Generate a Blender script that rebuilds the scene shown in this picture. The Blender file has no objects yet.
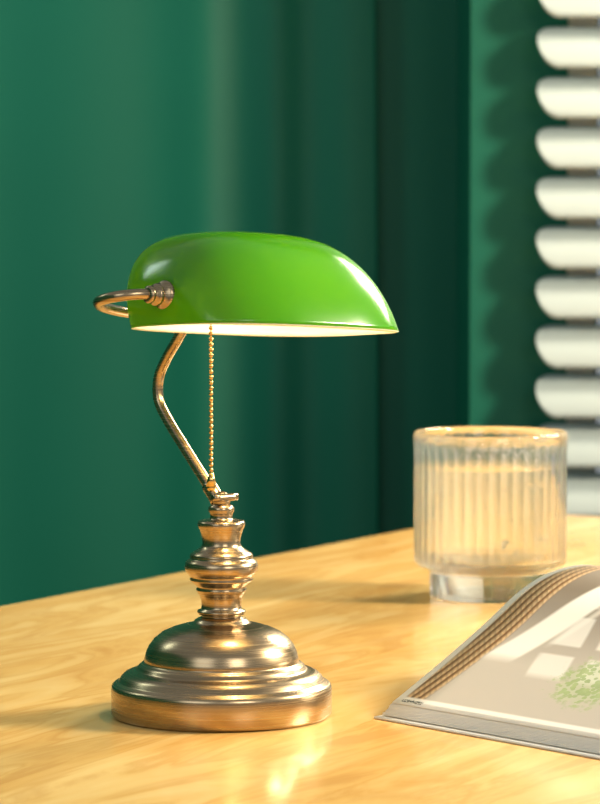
import bpy, bmesh, math, random
from mathutils import Vector, Matrix
random.seed(4)
scene = bpy.context.scene
scene.view_settings.view_transform = 'Standard'
COL = scene.collection
T = 0.75  # table-top height

# ------------------------------------------------------------ helpers
def lin(r, g, b):
    f = lambda c: (c/255/12.92) if c/255 <= 0.04045 else ((c/255+0.055)/1.055)**2.4
    return (f(r), f(g), f(b), 1)

def empty(name, loc=(0,0,0), rotz=0):
    o = bpy.data.objects.new(name, None); COL.objects.link(o)
    o.location = loc; o.rotation_euler = (0,0,rotz); o.empty_display_size = .05
    return o

def mesh_obj(name, verts, faces, mat=None, parent=None, smooth=True, loc=(0,0,0)):
    me = bpy.data.meshes.new(name); me.from_pydata([tuple(v) for v in verts], [], faces)
    me.update()
    o = bpy.data.objects.new(name, me); COL.objects.link(o); o.location = loc
    if mat: me.materials.append(mat)
    if smooth:
        for p in me.polygons: p.use_smooth = True
    if parent: o.parent = parent
    return o

def fixn(o):
    bm = bmesh.new(); bm.from_mesh(o.data)
    bmesh.ops.recalc_face_normals(bm, faces=bm.faces); bm.to_mesh(o.data); bm.free()

def box(name, lo, hi, mat, parent=None, bev=0):
    x0,y0,z0 = lo; x1,y1,z1 = hi
    v = [(x0,y0,z0),(x1,y0,z0),(x1,y1,z0),(x0,y1,z0),(x0,y0,z1),(x1,y0,z1),(x1,y1,z1),(x0,y1,z1)]
    f = [(0,3,2,1),(4,5,6,7),(0,1,5,4),(1,2,6,5),(2,3,7,6),(3,0,4,7)]
    o = mesh_obj(name, v, f, mat, parent, smooth=False)
    if bev:
        m = o.modifiers.new('bev','BEVEL'); m.width = bev; m.segments = 4
        for p in o.data.polygons: p.use_smooth = True
        w = o.modifiers.new('wn','WEIGHTED_NORMAL'); w.keep_sharp = True
    return o

def lathe(name, prof, mat, parent=None, seg=96, axis='Z', loc=(0,0,0), rib=None):
    verts=[]; faces=[]; n=len(prof)
    for i in range(seg):
        a = 2*math.pi*i/seg
        for j,(r,z) in enumerate(prof):
            rr = r*(rib(a,j,z) if rib else 1)
            if axis=='Z': verts.append((rr*math.cos(a), rr*math.sin(a), z))
            else: verts.append((z, rr*math.cos(a), rr*math.sin(a)))
    for i in range(seg):
        k=(i+1)%seg
        for j in range(n-1):
            faces.append((i*n+j, k*n+j, k*n+j+1, i*n+j+1))
    o = mesh_obj(name, verts, faces, mat, parent, loc=loc)
    bm=bmesh.new(); bm.from_mesh(o.data)
    bmesh.ops.remove_doubles(bm, verts=bm.verts, dist=1e-6)
    bmesh.ops.recalc_face_normals(bm, faces=bm.faces)
    bm.to_mesh(o.data); bm.free()
    for p in o.data.polygons: p.use_smooth=True
    return o

def smooth_profile(pts, sub=5):
    out=[]
    n=len(pts)
    for i in range(n-1):
        p0=pts[max(i-1,0)]; p1=pts[i]; p2=pts[i+1]; p3=pts[min(i+2,n-1)]
        for s in range(sub):
            t=s/sub
            c=[]
            for k in range(len(p1)):
                c.append(0.5*((2*p1[k])+(-p0[k]+p2[k])*t+(2*p0[k]-5*p1[k]+4*p2[k]-p3[k])*t*t+(-p0[k]+3*p1[k]-3*p2[k]+p3[k])*t**3))
            out.append(tuple(c))
    out.append(tuple(pts[-1]))
    return out

def tube(name, pts, r, mat, parent=None, sub=8, seg=20, radii=None):
    P=[Vector(p) for p in smooth_profile(pts, sub)]
    n=len(P); verts=[]; faces=[]
    tan=[(P[min(i+1,n-1)]-P[max(i-1,0)]).normalized() for i in range(n)]
    up=Vector((0,0,1))
    if abs(tan[0].dot(up))>.95: up=Vector((1,0,0))
    nrm=(up-tan[0]*up.dot(tan[0])).normalized()
    for i in range(n):
        nrm=(nrm-tan[i]*nrm.dot(tan[i])).normalized()
        b=tan[i].cross(nrm)
        for k in range(seg):
            a=2*math.pi*k/seg
            verts.append(P[i]+(nrm*math.cos(a)+b*math.sin(a))*r)
    for i in range(n-1):
        for k in range(seg):
            l=(k+1)%seg
            faces.append((i*seg+k,i*seg+l,(i+1)*seg+l,(i+1)*seg+k))
    faces.append(tuple(range(seg))[::-1]); faces.append(tuple((n-1)*seg+k for k in range(seg)))
    return mesh_obj(name, verts, faces, mat, parent)

class NT:
    def __init__(s, name):
        s.m=bpy.data.materials.new(name); s.m.use_nodes=True
        s.t=s.m.node_tree; s.n=s.t.nodes; s.l=s.t.links
        s.b=s.n['Principled BSDF']; s.out=s.n['Material Output']
    def node(s, typ, **kw):
        n=s.n.new(typ)
        for k,v in kw.items(): setattr(n,k,v)
        return n
    def link(s,a,b): s.l.new(a,b)
    def math(s, op, a, b=None, c=None):
        n=s.node('ShaderNodeMath', operation=op)
        for i,v in enumerate([a,b,c]):
            if v is None: continue
            if isinstance(v,(int,float)): n.inputs[i].default_value=v
            else: s.link(v,n.inputs[i])
        return n.outputs[0]
    def mix(s, fac, a, b):
        n=s.node('ShaderNodeMix', data_type='RGBA')
        for sock,v in ((n.inputs[0],fac),(n.inputs[6],a),(n.inputs[7],b)):
            if isinstance(v,(int,float,tuple)): sock.default_value=v
            else: s.link(v,sock)
        return n.outputs[2]
    def ramp(s, fac, stops):
        n=s.node('ShaderNodeValToRGB')
        e=n.color_ramp.elements
        while len(e)<len(stops): e.new(.5)
        for i,(p,c) in enumerate(stops): e[i].position=p; e[i].color=c
        s.link(fac,n.inputs[0]); return n.outputs[0]
    def noise(s, vec, scale, detail=4, rough=.5, dist=0):
        n=s.node('ShaderNodeTexNoise'); n.inputs['Scale'].default_value=scale
        n.inputs['Detail'].default_value=detail; n.inputs['Roughness'].default_value=rough
        n.inputs['Distortion'].default_value=dist
        if vec is not None: s.link(vec,n.inputs['Vector'])
        return n.outputs['Fac']
    def coord(s, scale=(1,1,1), rot=(0,0,0), kind='Object'):
        c=s.node('ShaderNodeTexCoord'); m=s.node('ShaderNodeMapping')
        m.inputs['Scale'].default_value=scale; m.inputs['Rotation'].default_value=rot
        s.link(c.outputs[kind],m.inputs['Vector']); return m.outputs[0]
    def bump(s, h, strength, dist=.001):
        n=s.node('ShaderNodeBump'); n.inputs['Strength'].default_value=strength
        n.inputs['Distance'].default_value=dist; s.link(h,n.inputs['Height'])
        s.link(n.outputs[0],s.b.inputs['Normal'])
    def set(s, **kw):
        for k,v in kw.items():
            s.b.inputs[k.replace('_',' ')].default_value=v

# ------------------------------------------------------------ materials
def m_wall(name='green_wall_paint', a=(0,92,70), b=(0,100,78)):
    s=NT(name); s.set(Roughness=.55, Specular_IOR_Level=.3)
    v=s.coord()
    c=s.ramp(s.noise(v,1.5,3),[(.3,lin(*a)),(.7,lin(*b))])
    s.link(c,s.b.inputs['Base Color'])
    s.bump(s.noise(v,120,3),.08)
    return s.m
def m_wood():
    s=NT('polished_honey_wood'); s.set(Roughness=.22, Coat_Weight=.35, Coat_Roughness=.08)
    # local Y runs along the boards; grain drawn out along it
    n1=s.noise(s.coord(scale=(5.0,1.3,3), rot=(0,0,.50)),1.8,5,.52,1.6)
    n2=s.noise(s.coord(scale=(10,1.8,6),rot=(0,0,.60)),1.6,5,.52,2.0)
    c1=s.ramp(n1,[(.30,lin(216,158,80)),(.5,lin(233,185,106)),(.72,lin(245,209,138))])
    c2=s.ramp(n2,[(.34,lin(198,138,64)),(.44,lin(230,182,102)),(.50,lin(210,156,80)),(.57,lin(238,196,120)),(.75,lin(247,217,152))])
    c=s.mix(.5,c1,c2)
    s.link(c,s.b.inputs['Base Color'])
    s.bump(n2,.02)
    return s.m
def m_bronze():
    s=NT('antique_brushed_brass'); s.set(Metallic=1.0, Roughness=.27)
    v=s.coord(scale=(3,3,600))
    n=s.noise(v,3,4,.6)
    c=s.ramp(n,[(.3,lin(152,130,100)),(.7,lin(186,163,128))])
    s.link(c,s.b.inputs['Base Color'])
    r=s.math('MULTIPLY_ADD',n,.14,.19); s.link(r,s.b.inputs['Roughness'])
    s.bump(n,.04,.0003)
    return s.m
def m_brass():
    s=NT('brass_chain'); s.set(Metallic=1.0, Roughness=.22, Base_Color=lin(205,172,108)); return s.m
def m_green():
    s=NT('green_cased_glass'); s.set(Roughness=.16, Coat_Weight=.0, Specular_IOR_Level=.55, Base_Color=lin(52,130,4))
    tr=s.node('ShaderNodeBsdfTranslucent'); tr.inputs[0].default_value=lin(140,212,8)
    mx=s.node('ShaderNodeMixShader'); mx.inputs[0].default_value=.26
    s.link(s.b.outputs[0],mx.inputs[1]); s.link(tr.outputs[0],mx.inputs[2]); s.link(mx.outputs[0],s.out.inputs[0])
    return s.m
def m_opal():
    s=NT('white_opal_lining'); s.set(Roughness=.35, Base_Color=(.92,.89,.82,1))
    tr=s.node('ShaderNodeBsdfTranslucent'); tr.inputs[0].default_value=(.9,.9,.8,1)
    mx=s.node('ShaderNodeMixShader'); mx.inputs[0].default_value=.3
    s.link(s.b.outputs[0],mx.inputs[1]); s.link(tr.outputs[0],mx.inputs[2]); s.link(mx.outputs[0],s.out.inputs[0])
    return s.m
def m_glass(name, ior, col, clear, frost=0.0):
    s=NT(name)
    g=s.node('ShaderNodeBsdfGlass'); g.inputs['IOR'].default_value=ior; g.inputs['Roughness'].default_value=.0
    g.inputs['Color'].default_value=col
    t=s.node('ShaderNodeBsdfTransparent'); t.inputs[0].default_value=col
    mx=s.node('ShaderNodeMixShader'); mx.inputs[0].default_value=clear
    s.link(g.outputs[0],mx.inputs[1]); s.link(t.outputs[0],mx.inputs[2])
    last=mx.outputs[0]
    if frost:
        d=s.node('ShaderNodeBsdfTranslucent'); d.inputs[0].default_value=(1,.97,.90,1)
        m2=s.node('ShaderNodeMixShader'); m2.inputs[0].default_value=frost
        s.link(last,m2.inputs[1]); s.link(d.outputs[0],m2.inputs[2]); last=m2.outputs[0]
    s.link(last,s.out.inputs[0]); s.n.remove(s.b)
    return s.m
def m_plain(name, col, rough=.5, metal=0, trans=0):
    s=NT(name); s.set(Roughness=rough, Metallic=metal)
    v=s.coord(); n=s.noise(v,30,3)
    c=s.mix(n,col,tuple(x*.93 for x in col[:3])+(1,))
    s.link(c,s.b.inputs['Base Color'])
    if trans:
        tr=s.node('ShaderNodeBsdfTranslucent'); tr.inputs[0].default_value=col
        mx=s.node('ShaderNodeMixShader'); mx.inputs[0].default_value=trans
        s.link(s.b.outputs[0],mx.inputs[1]); s.link(tr.outputs[0],mx.inputs[2]); s.link(mx.outputs[0],s.out.inputs[0])
    return s.m
def m_floor():
    s=NT('floor_boards'); s.set(Roughness=.45)
    v=s.coord(scale=(7,1,1)); n=s.noise(v,3,5,.6,.5)
    s.link(s.ramp(n,[(.3,lin(96,66,42)),(.7,lin(130,92,60))]),s.b.inputs['Base Color'])
    return s.m
def m_bulb():
    s=NT('warm_bulb_glass'); s.set(Base_Color=(1,.9,.7,1), Emission_Color=(1,.78,.48,1), Emission_Strength=6)
    return s.m
def m_page():
    s=NT('printed_magazine_page'); s.set(Roughness=.38)
    uv=s.node('ShaderNodeUVMap'); sp=s.node('ShaderNodeSeparateXYZ'); s.link(uv.outputs[0],sp.inputs[0])
    e,t=sp.outputs[0],sp.outputs[1]
    def step(x,a,soft=.001):
        n=s.node('ShaderNodeMapRange'); n.clamp=True
        n.inputs['From Min'].default_value=a-soft; n.inputs['From Max'].default_value=a+soft
        s.link(x,n.inputs['Value']); return n.outputs[0]
    def band(x,a,b,soft=.001):
        return s.math('SUBTRACT',step(x,a,soft),step(x,b,soft))
    white=lin(236,230,218)
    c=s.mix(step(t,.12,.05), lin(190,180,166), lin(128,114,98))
    curve=s.math('ADD',.022,s.math('MULTIPLY',s.math('SINE',s.math('MULTIPLY',t,11)),.012))
    st=s.math('FRACT',s.math('MULTIPLY',s.math('SUBTRACT',e,curve),150))
    st2=s.math('FRACT',s.math('MULTIPLY',s.math('ADD',t,s.math('MULTIPLY',e,1.2)),150))
    lat=s.mix(step(st,.45,.2), lin(136,96,58), lin(214,180,136))
    lat=s.mix(s.math('MULTIPLY',step(st2,.6,.2),.35), lat, lin(106,74,46))
    c=s.mix(step(s.math('SUBTRACT',curve,e),0,.0015), c, lat)
    a1=s.math('SUBTRACT',s.math('SUBTRACT',e,curve),s.math('MULTIPLY',s.math('SUBTRACT',t,.08),.28))
    arch_highlight=s.math('MULTIPLY',band(a1,.001,.030,.002),step(t,.075,.006))  # white band: highlight of the arched page, painted into the print
    c=s.mix(arch_highlight,c,lin(236,230,218))
    arch2=s.math('MULTIPLY',band(a1,.034,.040,.002),step(t,.10,.006))
    c=s.mix(arch2,c,lin(206,198,184))
    g1=band(s.math('FRACT',s.math('MULTIPLY',s.math('ADD',e,s.math('MULTIPLY',t,.3)),21)),.1,.8,.03)
    g2=band(s.math('FRACT',s.math('MULTIPLY',t,21)),.12,.86,.03)
    grid=s.math('MULTIPLY',s.math('MULTIPLY',g1,g2),s.math('MULTIPLY',band(e,.075,.2,.004),band(t,.06,.15,.004)))
    c=s.mix(s.math('MULTIPLY',grid,.7),c,lin(234,229,218))
    # leafy plant: clumps of small leaves
    dx=s.math('SUBTRACT',e,.145); dy=s.math('SUBTRACT',t,.064)
    d=s.math('SQRT',s.math('ADD',s.math('MULTIPLY',dx,dx),s.math('MULTIPLY',dy,dy)))
    vo=s.node('ShaderNodeTexVoronoi'); vo.inputs['Scale'].default_value=230; s.link(uv.outputs[0],vo.inputs['Vector'])
    leaf=s.math('LESS_THAN',vo.outputs['Distance'],.55)
    nz=s.noise(uv.outputs[0],90,4,.7)
    pl=step(s.math('SUBTRACT',s.math('MULTIPLY',nz,.060),d),0,.006)
    wash=s.mix(s.math('MULTIPLY',pl,.4),c,lin(176,192,140))
    c=s.mix(s.math('MULTIPLY',pl,s.math('MULTIPLY',leaf,.8)),wash,s.mix(nz,lin(104,130,66),lin(180,196,134)))
    mar=s.math('MULTIPLY',step(t,.010),step(e,.006))
    c=s.mix(mar,white,c)
    cap=s.math('MULTIPLY',s.math('MULTIPLY',band(t,.003,.0065,.0003),band(e,.006,.026)),
               step(s.noise(uv.outputs[0],700,1),.47,.05))
    c=s.mix(cap,c,lin(50,50,50))
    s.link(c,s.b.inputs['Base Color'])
    return s.m

WALL=m_wall(); CURT=m_wall('added_curtain_fabric',(0,92,70),(0,102,79)); WOOD=m_wood(); BRZ=m_bronze(); BRASS=m_brass(); GRN=m_green(); OPAL=m_opal()
GLASS=m_glass('ribbed_glass',1.45,(1,1,.99,1),.22,.025)
WATER=m_glass('water',1.33,(1,.995,.95,1),.45,.13)
PAPER=m_plain('white_paper',lin(230,226,216),.5); PAGE=m_page()
SLAT=m_plain('white_blind_slat',lin(184,194,190),.5,0,.25)
TRIM=m_plain('white_trim',lin(225,228,224),.4)
FLOOR=m_floor()

# ------------------------------------------------------------ room
box('floor',(-2.6,-3.4,-.05),(2.4,2.6,0),FLOOR)
box('wall_back',(-2.6,2.14,0),(.40,2.30,2.7),WALL)
box('wall_left',(-2.75,-3.4,0),(-2.6,2.30,2.7),WALL)
ww=empty('wall_window')
box('pier',(.21,1.79,0),(.33,2.139,2.7),WALL,ww)
box('below',(.33,1.79,0),(1.5,2.139,.60),WALL,ww)
box('above',(.33,1.79,2.3),(1.5,2.139,2.7),WALL,ww)
box('side',(1.5,1.79,0),(2.4,2.139,2.7),WALL,ww)
wn=empty('window_1')
for nm,lo,hi in (('frame_l',(.33,1.95,.6),(.38,2.0,2.3)),('frame_r',(1.45,1.95,.6),(1.5,2.0,2.3)),
                 ('frame_b',(.38,1.95,.6),(1.45,2.0,.65)),('frame_t',(.38,1.95,2.25),(1.45,2.0,2.3)),
                 ('mullion',(.89,1.955,.65),(.94,1.995,2.25))):
    box(nm,lo,hi,TRIM,wn)
ct=empty('added_curtain')  # curtain and rod are added; the folds give soft vertical light bands
def added_folds():
    verts=[];faces=[]; nx=420; nz=10
    x0,x1=-1.75,.10
    for i in range(nx+1):
        x=x0+(x1-x0)*i/nx
        ph=x*44+1.6*math.sin(x*7.3)+.8*math.sin(x*17+1)
        amp=.0056*(.66+.34*math.sin(x*9+2))
        for j in range(nz+1):
            z=.012+(2.44-.012)*j/nz
            f=1.25-.35*j/nz
            verts.append((x+.006*math.sin(z*2+x*3),2.112+amp*f*math.sin(ph+.25*math.sin(z*1.7)),z))
    for i in range(nx):
        for j in range(nz):
            a=i*(nz+1)+j; faces.append((a,a+nz+1,a+nz+2,a+1))
    o=mesh_obj('cloth',verts,faces,CURT,ct)
    m=o.modifiers.new('s','SOLIDIFY'); m.thickness=.0015
added_folds()
tube('rod',[(-1.8,2.112,2.45),(-.8,2.112,2.45),(.15,2.112,2.45)],.010,TRIM,ct,sub=2)
bl=empty('window_blind')
def slat(i,zc):
    verts=[];faces=[]
    L0,L1=.287,1.52; W=.0335; nu=40; nv=14
    for a in range(nu+1):
        if a<14: x=L0+.026*(1-math.cos(a/14*math.pi/2))
        else: x=L0+.026+(L1-L0-.026)*(a-14)/(nu-14)
        k=1.0
        if a<14:
            q=1-(x-L0)/.026; k=max(.10,math.sqrt(max(0,1-q*q)))
        for b in range(nv+1):
            s=-1+2*b/nv
            w=s*W*k
            tilt=math.radians(50)
            bow=.013*(1-(w/W)**2)
            y=w*math.cos(tilt)-bow*math.sin(tilt)
            z=w*math.sin(tilt)+bow*math.cos(tilt)
            verts.append((x,y,z))
    for a in range(nu):
        for b in range(nv):
            p=a*(nv+1)+b; faces.append((p,p+nv+1,p+nv+2,p+1))
    o=mesh_obj('slat_%d'%i,verts,faces,SLAT,bl,loc=(0,1.735,zc))
    m=o.modifiers.new('s','SOLIDIFY'); m.thickness=.003
for i in range(27):
    slat(i,.68+i*.0605)
for j,x in enumerate((.42,.9,1.4)):
    tube('cord_%d'%j,[(x,1.735,.66),(x,1.735,1.4),(x,1.735,2.33)],.0012,TRIM,bl,sub=2,seg=8)
box('headrail',(.287,1.71,2.31),(1.52,1.785,2.36),SLAT,bl,.004)
box('bottom_rail',(.29,1.72,.62),(1.52,1.75,.64),SLAT,bl,.003)

# ------------------------------------------------------------ table
tb=empty('wooden_table',(.225,1.438,T),-math.radians(30))
tt=box('table_top',(0,-2.15,-.032),(1.2,0,0),WOOD,tb,.009)
for i,(x,y) in enumerate(((.06,-.06),(1.14,-.06),(.06,-2.09),(1.14,-2.09))):
    box('leg_%d'%(i+1),(x-.03,y-.03,-T),(x+.03,y+.03,-.032),WOOD,tb,.004)
box('apron_back',(.09,-.07,-.11),(1.11,-.05,-.032),WOOD,tb)
box('apron_front',(.09,-2.10,-.11),(1.11,-2.08,-.032),WOOD,tb)
box('apron_side_a',(.05,-2.06,-.11),(.07,-.09,-.032),WOOD,tb)
box('apron_side_b',(1.13,-2.06,-.11),(1.15,-.09,-.032),WOOD,tb)

# ------------------------------------------------------------ lamp
TH=math.radians(42)
lamp=empty('bankers_desk_lamp',(-.0534,0,T),TH)
k=.000676
raw=[(0,718),(104,718),(109,717.5),(111,715),(111,690),(110.5,687),(108,684.5),(104,683),
 (103,682),(101,678),(97,674.5),(92,672.5),(87,671.5),(85,670),(84,667.5),(81,665),(78,664),
 (77.5,662.5),(78,661),(77,658),(76,653),(73,647),(68,640.5),(60,634),(50,629.5),(40,626.5),(31,624.5),
 (28,623.5),(27,621.5),(24,619.5),(20,618),(19.5,616.5),(23,615.5),(24.5,613.5),(24,611.5),(20.5,610.5),
 (20,607),(20.5,601),(22.5,596),(25,592),(25.5,590),(24,588.5),(26,586),(31,582),(32,580),(30.5,578.5),(33,576),
 (36,572),(37,567),(36,562.5),(33,560),(31,559),(32,557),(31,554.5),(26,551.5),(21,548),(19,544),(19.5,538),(21.5,531),
 (23.5,527),(24,524),(23,521.5),(18,520.5),(12,520),(11,518),(11.5,514),(13,511),(13,508),(10,505),(6,503.5),(0,503)]
prof=[(r*k,(718-y)*k) for r,y in raw]
lathe('base_and_column',prof,BRZ,lamp,seg=128)
def sphere(name,c,r,mat,parent,sc=(1,1,1)):
    bm=bmesh.new(); bmesh.ops.create_uvsphere(bm,u_segments=32,v_segments=16,radius=r)
    me=bpy.data.meshes.new(name); bm.to_mesh(me); bm.free()
    for p in me.polygons: p.use_smooth=True
    me.materials.append(mat); o=bpy.data.objects.new(name,me); COL.objects.link(o)
    o.location=c; o.scale=sc; o.parent=parent; return o
sc=Vector((.0015,-.0445,.2635))
G=math.radians(5.4)
AX=Vector((math.cos(TH),-math.sin(TH),0))
ROT=Matrix.Rotation(-G,3,AX)
asm=empty('shade_assembly',sc); asm.parent=lamp
asm.rotation_mode='QUATERNION'; asm.rotation_quaternion=ROT.to_quaternion()
boss_l=Vector((0,.080,.012)); boss=sc+ROT@boss_l
sphere('stem_ball',(0,0,.147),.0062,BRZ,lamp)
tube('hinge_screw',[(-.010,-.004,.149),(0,-.004,.149),(.010,-.004,.149)],.0026,BRZ,lamp,sub=2)
stem=[(0,.000,.142),(0,.006,.149),(0,.019,.1615),(0,.039,.181),(0,.057,.199),(0,.0665,.2125),(0,.066,.228),(0,.057,.242),(0,.046,.2545),tuple(boss)]
tube('stem',stem,.0037,BRZ,lamp,sub=8)
tube('stem_ferrule',[(0,.003,.1455),(0,.008,.1512),(0,.013,.156)],.0052,BRZ,lamp,sub=3)
pz=.0195; py=.000
for sgn,nm in ((-1,'yoke_arm_left'),(1,'yoke_arm_right')):
    pts=[tuple(boss_l),(sgn*.025,.079,.012),(sgn*.06,.071,.0125),(sgn*.088,.057,.0133),(sgn*.109,.041,.0145),
         (sgn*.120,.026,.016),(sgn*.1185,.011,.018),(sgn*.107,.002,pz),(sgn*.093,py,pz)]
    tube(nm,pts,.0036,BRZ,asm,sub=8)
    pr=[(0,.1085),(.0045,.1085),(.0058,.1075),(.0058,.1055),(.0045,.1045),(.0045,.1038),(.0068,.1028),(.0076,.1008),(.0068,.0990),(.0048,.098),(.0048,.0972),(.0088,.0965),(.0098,.0945),(.0098,.093),(.0088,.0915),(.0045,.0905),(.0045,.072),(0,.072)]
    lathe('pivot_knob_'+nm[9:],[(r,sgn*(z-.006)) for r,z in pr],BRZ,asm,seg=40,axis='X',loc=(0,py,pz))
sphere('yoke_boss',tuple(boss_l),.0070,BRZ,asm)
def shade():
    L,W,H=.181,.133,.066; nphi=128; npsi=40
    verts=[];faces=[]
    n=2.9; e=.54; SH=.42
    def sp(c,p): return math.copysign(abs(c)**p,c)
    for j in range(npsi):
        psi=math.pi/2*(j/npsi)
        rad=math.cos(psi)**e; hz=math.sin(psi)
        for i in range(nphi):
            ph=2*math.pi*i/nphi
            x=L/2*rad*sp(math.cos(ph),2/n); y=W/2*rad*sp(math.sin(ph),2/n); z=H*hz
            verts.append((x,y+SH*z,z))
    verts.append((0,SH*H,H))
    for j in range(npsi-1):
        for i in range(nphi):
            l=(i+1)%nphi
            faces.append((j*nphi+i,j*nphi+l,(j+1)*nphi+l,(j+1)*nphi+i))
    top=len(verts)-1
    for i in range(nphi): faces.append(((npsi-1)*nphi+i,(npsi-1)*nphi+(i+1)%nphi,top))
    o=mesh_obj('glass_shade',verts,faces,GRN,asm)
    o.data.materials.append(OPAL)
    fixn(o)
    m=o.modifiers.new('s','SOLIDIFY'); m.thickness=.0032; m.offset=-1; m.material_offset=1; m.material_offset_rim=1
    m.use_quality_normals=True
shade()
tube('socket_stem',[(-.080,py,pz),(-.065,py,.022),(-.05,py,.025)],.004,BRZ,asm,sub=3)
tube('lamp_socket',[(-.055,py,.025),(-.04,py,.025),(-.02,py,.025)],.0125,BRZ,asm,sub=3,seg=32)
BULB=m_bulb()
sphere('bulb',(.008,py,.026),.015,BULB,asm,(1.8,1,1))
def chain():
    bm=bmesh.new()
    x0,y0=-.043,-.040
    z=.284
    while z>.172:
        bmesh.ops.create_icosphere(bm,subdivisions=2,radius=.00155,matrix=Matrix.Translation((x0,y0,z)))
        z-=.0036
    bmesh.ops.create_cone(bm,segments=6,radius1=.0004,radius2=.0004,depth=.112,cap_ends=True,matrix=Matrix.Translation((x0,y0,.228)))
    bmesh.ops.create_cone(bm,segments=20,radius1=.0036,radius2=.0015,depth=.009,cap_ends=True,matrix=Matrix.Translation((x0,y0,.166)))
    bmesh.ops.create_icosphere(bm,subdivisions=2,radius=.0030,matrix=Matrix.Translation((x0,y0,.161)))
    me=bpy.data.meshes.new('pull_chain'); bm.to_mesh(me); bm.free()
    for p in me.polygons: p.use_smooth=True
    me.materials.append(BRASS); o=bpy.data.objects.new('pull_chain',me); COL.objects.link(o); o.parent=lamp
chain()

# ------------------------------------------------------------ glass of water
gl=empty('drinking_glass',(.168,.652,T))
R=.0675; RB=.0535; H=.1465
outer=[(0,0),(RB-.004,0),(RB-.001,.0012),(RB,.004),(RB,.022),(RB+.001,.0255),(R-.005,.0275),(R-.001,.030),(R,.034)]
for i in range(1,24): outer.append((R,.034+(H-.016-.034)*i/23))
outer+= [(R+.0003,H-.012),(R+.0003,H-.002),(R-.001,H),(R-.0022,H)]
inner=[(R-.0035,H-.002),(R-.0038,H-.014),(R-.0042,H-.03),(R-.0045,.045),(R-.006,.036),(R-.012,.031),(0,.030)]
P=outer+inner
no=len(outer)
def rib(a,j,z):
    if j<no and .031<z<H-.013:
        fade=min(1,(z-.031)/.004,(H-.013-z)/.004)
        return 1-.022*fade*(1-abs(math.cos(a*20)))
    return 1
lathe('tumbler',P,GLASS,gl,seg=560,rib=rib)
wz=H-.030
lathe('water',[(0,.0302),(R-.0125,.0312),(R-.0065,.0362),(R-.005,.045),(R-.0047,wz-.001),(R-.0050,wz),(0,wz)],WATER,gl,seg=96)
bm=bmesh.new()
for i in range(46):
    a=random.uniform(-1.5,.1); z=random.uniform(.04,.105)
    r=random.uniform(.0008,.0026)
    rr=R-.0085
    bmesh.ops.create_icosphere(bm,subdivisions=2,radius=r,matrix=Matrix.Translation((rr*math.cos(a),rr*math.sin(a),z)))
me=bpy.data.meshes.new('bubbles'); bm.to_mesh(me); bm.free()
for p in me.polygons: p.use_smooth=True
me.materials.append(GLASS); o=bpy.data.objects.new('bubbles',me); COL.objects.link(o); o.parent=gl

# ------------------------------------------------------------ magazine
mg=empty('open_magazine',(.050,-.016,T))
D=Vector((.6,.8,0)); E=Vector((.655,-.756,0))
def zprof(t):
    pts=[(0,.0),(.03,.010),(.08,.028),(.135,.049),(.18,.069),(.22,.078),(.27,.079),(.31,.068),(.335,.045),(.35,.012)]
    for (a,b),(c,d) in zip(pts,pts[1:]):
        if t<=c: 
            f=(t-a)/(c-a); return b+(d-b)*f
    return pts[-1][1]
def zs(t):
    return sum(zprof(max(0,min(.35,t+q*.004))) for q in range(-5,6))/11
def sheet(name,scale,t0,e0,mat,thick,zoff,side=1):
    nt,ne=56,8; verts=[];faces=[];uvs=[]
    Wd=.28
    for i in range(nt+1):
        t=t0+(.35-t0)*i/nt
        for j in range(ne+1):
            e=e0+(Wd-e0)*j/ne
            z=zoff+scale*(zs(t)-zs(t0))
            tt_=t if side==1 else .70-t
            p=D*tt_+E*e
            verts.append((p.x,p.y,max(z,zoff))); uvs.append((e-e0,t-t0))
    for i in range(nt):
        for j in range(ne):
            a=i*(ne+1)+j; faces.append((a,a+1,a+ne+2,a+ne+1))
    o=mesh_obj(name,verts,faces,mat,mg)
    uvl=o.data.uv_layers.new(name='UVMap')
    for p in o.data.polygons:
        for li in p.loop_indices:
            uvl.data[li].uv=uvs[o.data.loops[li].vertex_index]
    fixn(o)
    m=o.modifiers.new('s','SOLIDIFY'); m.thickness=thick; m.offset=0
    return o
sheet('cover',0.0,0,0,PAPER,.0012,.0008)
N=9
for i in range(N):
    f=(i+1)/(N+1)
    sheet('leaf_%d'%(i+1),.05+.95*f,.005+.014*f,.001+.002*random.random(),PAPER,.0005,.0018+.0062*f)
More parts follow.
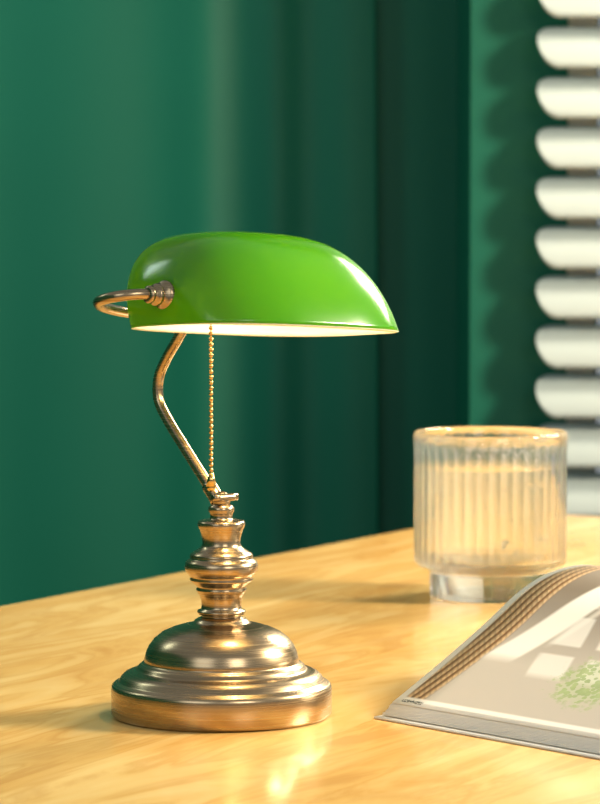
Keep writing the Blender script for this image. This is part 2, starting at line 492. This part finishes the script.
sheet('top_page',1.0,.019,.002,PAGE,.0005,.0088)
sheet('cover_right',0.0,0,0,PAPER,.0012,.0008,-1)
for i in range(5):
    f=(i+1)/6
    sheet('leaf_right_%d'%(i+1),.1+.6*f,.005+.012*f,.002,PAPER,.0005,.0018+.005*f,-1)
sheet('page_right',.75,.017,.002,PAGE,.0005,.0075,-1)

# ------------------------------------------------------------ lights
def area(name,loc,target,size,power,col,sy=None):
    l=bpy.data.lights.new(name,'AREA'); l.energy=power; l.color=col; l.size=size
    if sy: l.shape='RECTANGLE'; l.size_y=sy
    o=bpy.data.objects.new(name,l); COL.objects.link(o); o.location=loc
    o.rotation_euler=(Vector(target)-Vector(loc)).to_track_quat('-Z','Y').to_euler(); return o
area('key_light',(1.6,.25,1.75),(0,.1,.8),.42,86,(1,.88,.68))
area('window_light',(.95,1.45,1.75),(.1,.3,.75),.5,40,(1,.89,.70))
area('fill_light',(-1.3,-2.4,2.2),(-.1,.4,.9),1.4,11,(.90,.96,1))
area('front_light',(.9,-2.0,1.9),(0,0,.9),.8,12,(1,.95,.88))
area('wall_wash_light',(-1.5,.9,2.1),(-.85,2.14,1.15),.5,9,(.80,1,.96))
pl=bpy.data.lights.new('bulb_light','POINT'); pl.energy=.7; pl.color=(1,.76,.46); pl.shadow_soft_size=.012
po=bpy.data.objects.new('bulb_light',pl); COL.objects.link(po); po.parent=asm; po.location=(.008,py,.008)
w=bpy.data.worlds.new('World'); scene.world=w; w.use_nodes=True
w.node_tree.nodes['Background'].inputs[0].default_value=(.86,.94,1,1)
w.node_tree.nodes['Background'].inputs[1].default_value=.34

# ------------------------------------------------------------ camera
cd=bpy.data.cameras.new('camera'); cam=bpy.data.objects.new('camera',cd); COL.objects.link(cam)
cam.location=(0,-2.162,T+.35)
cam.rotation_euler=(math.radians(90-3.61),0,0)
cd.sensor_fit='HORIZONTAL'; cd.sensor_width=36; cd.lens=192
cd.dof.use_dof=True; cd.dof.focus_distance=2.13; cd.dof.aperture_fstop=19
cd.clip_start=.05
scene.camera=cam
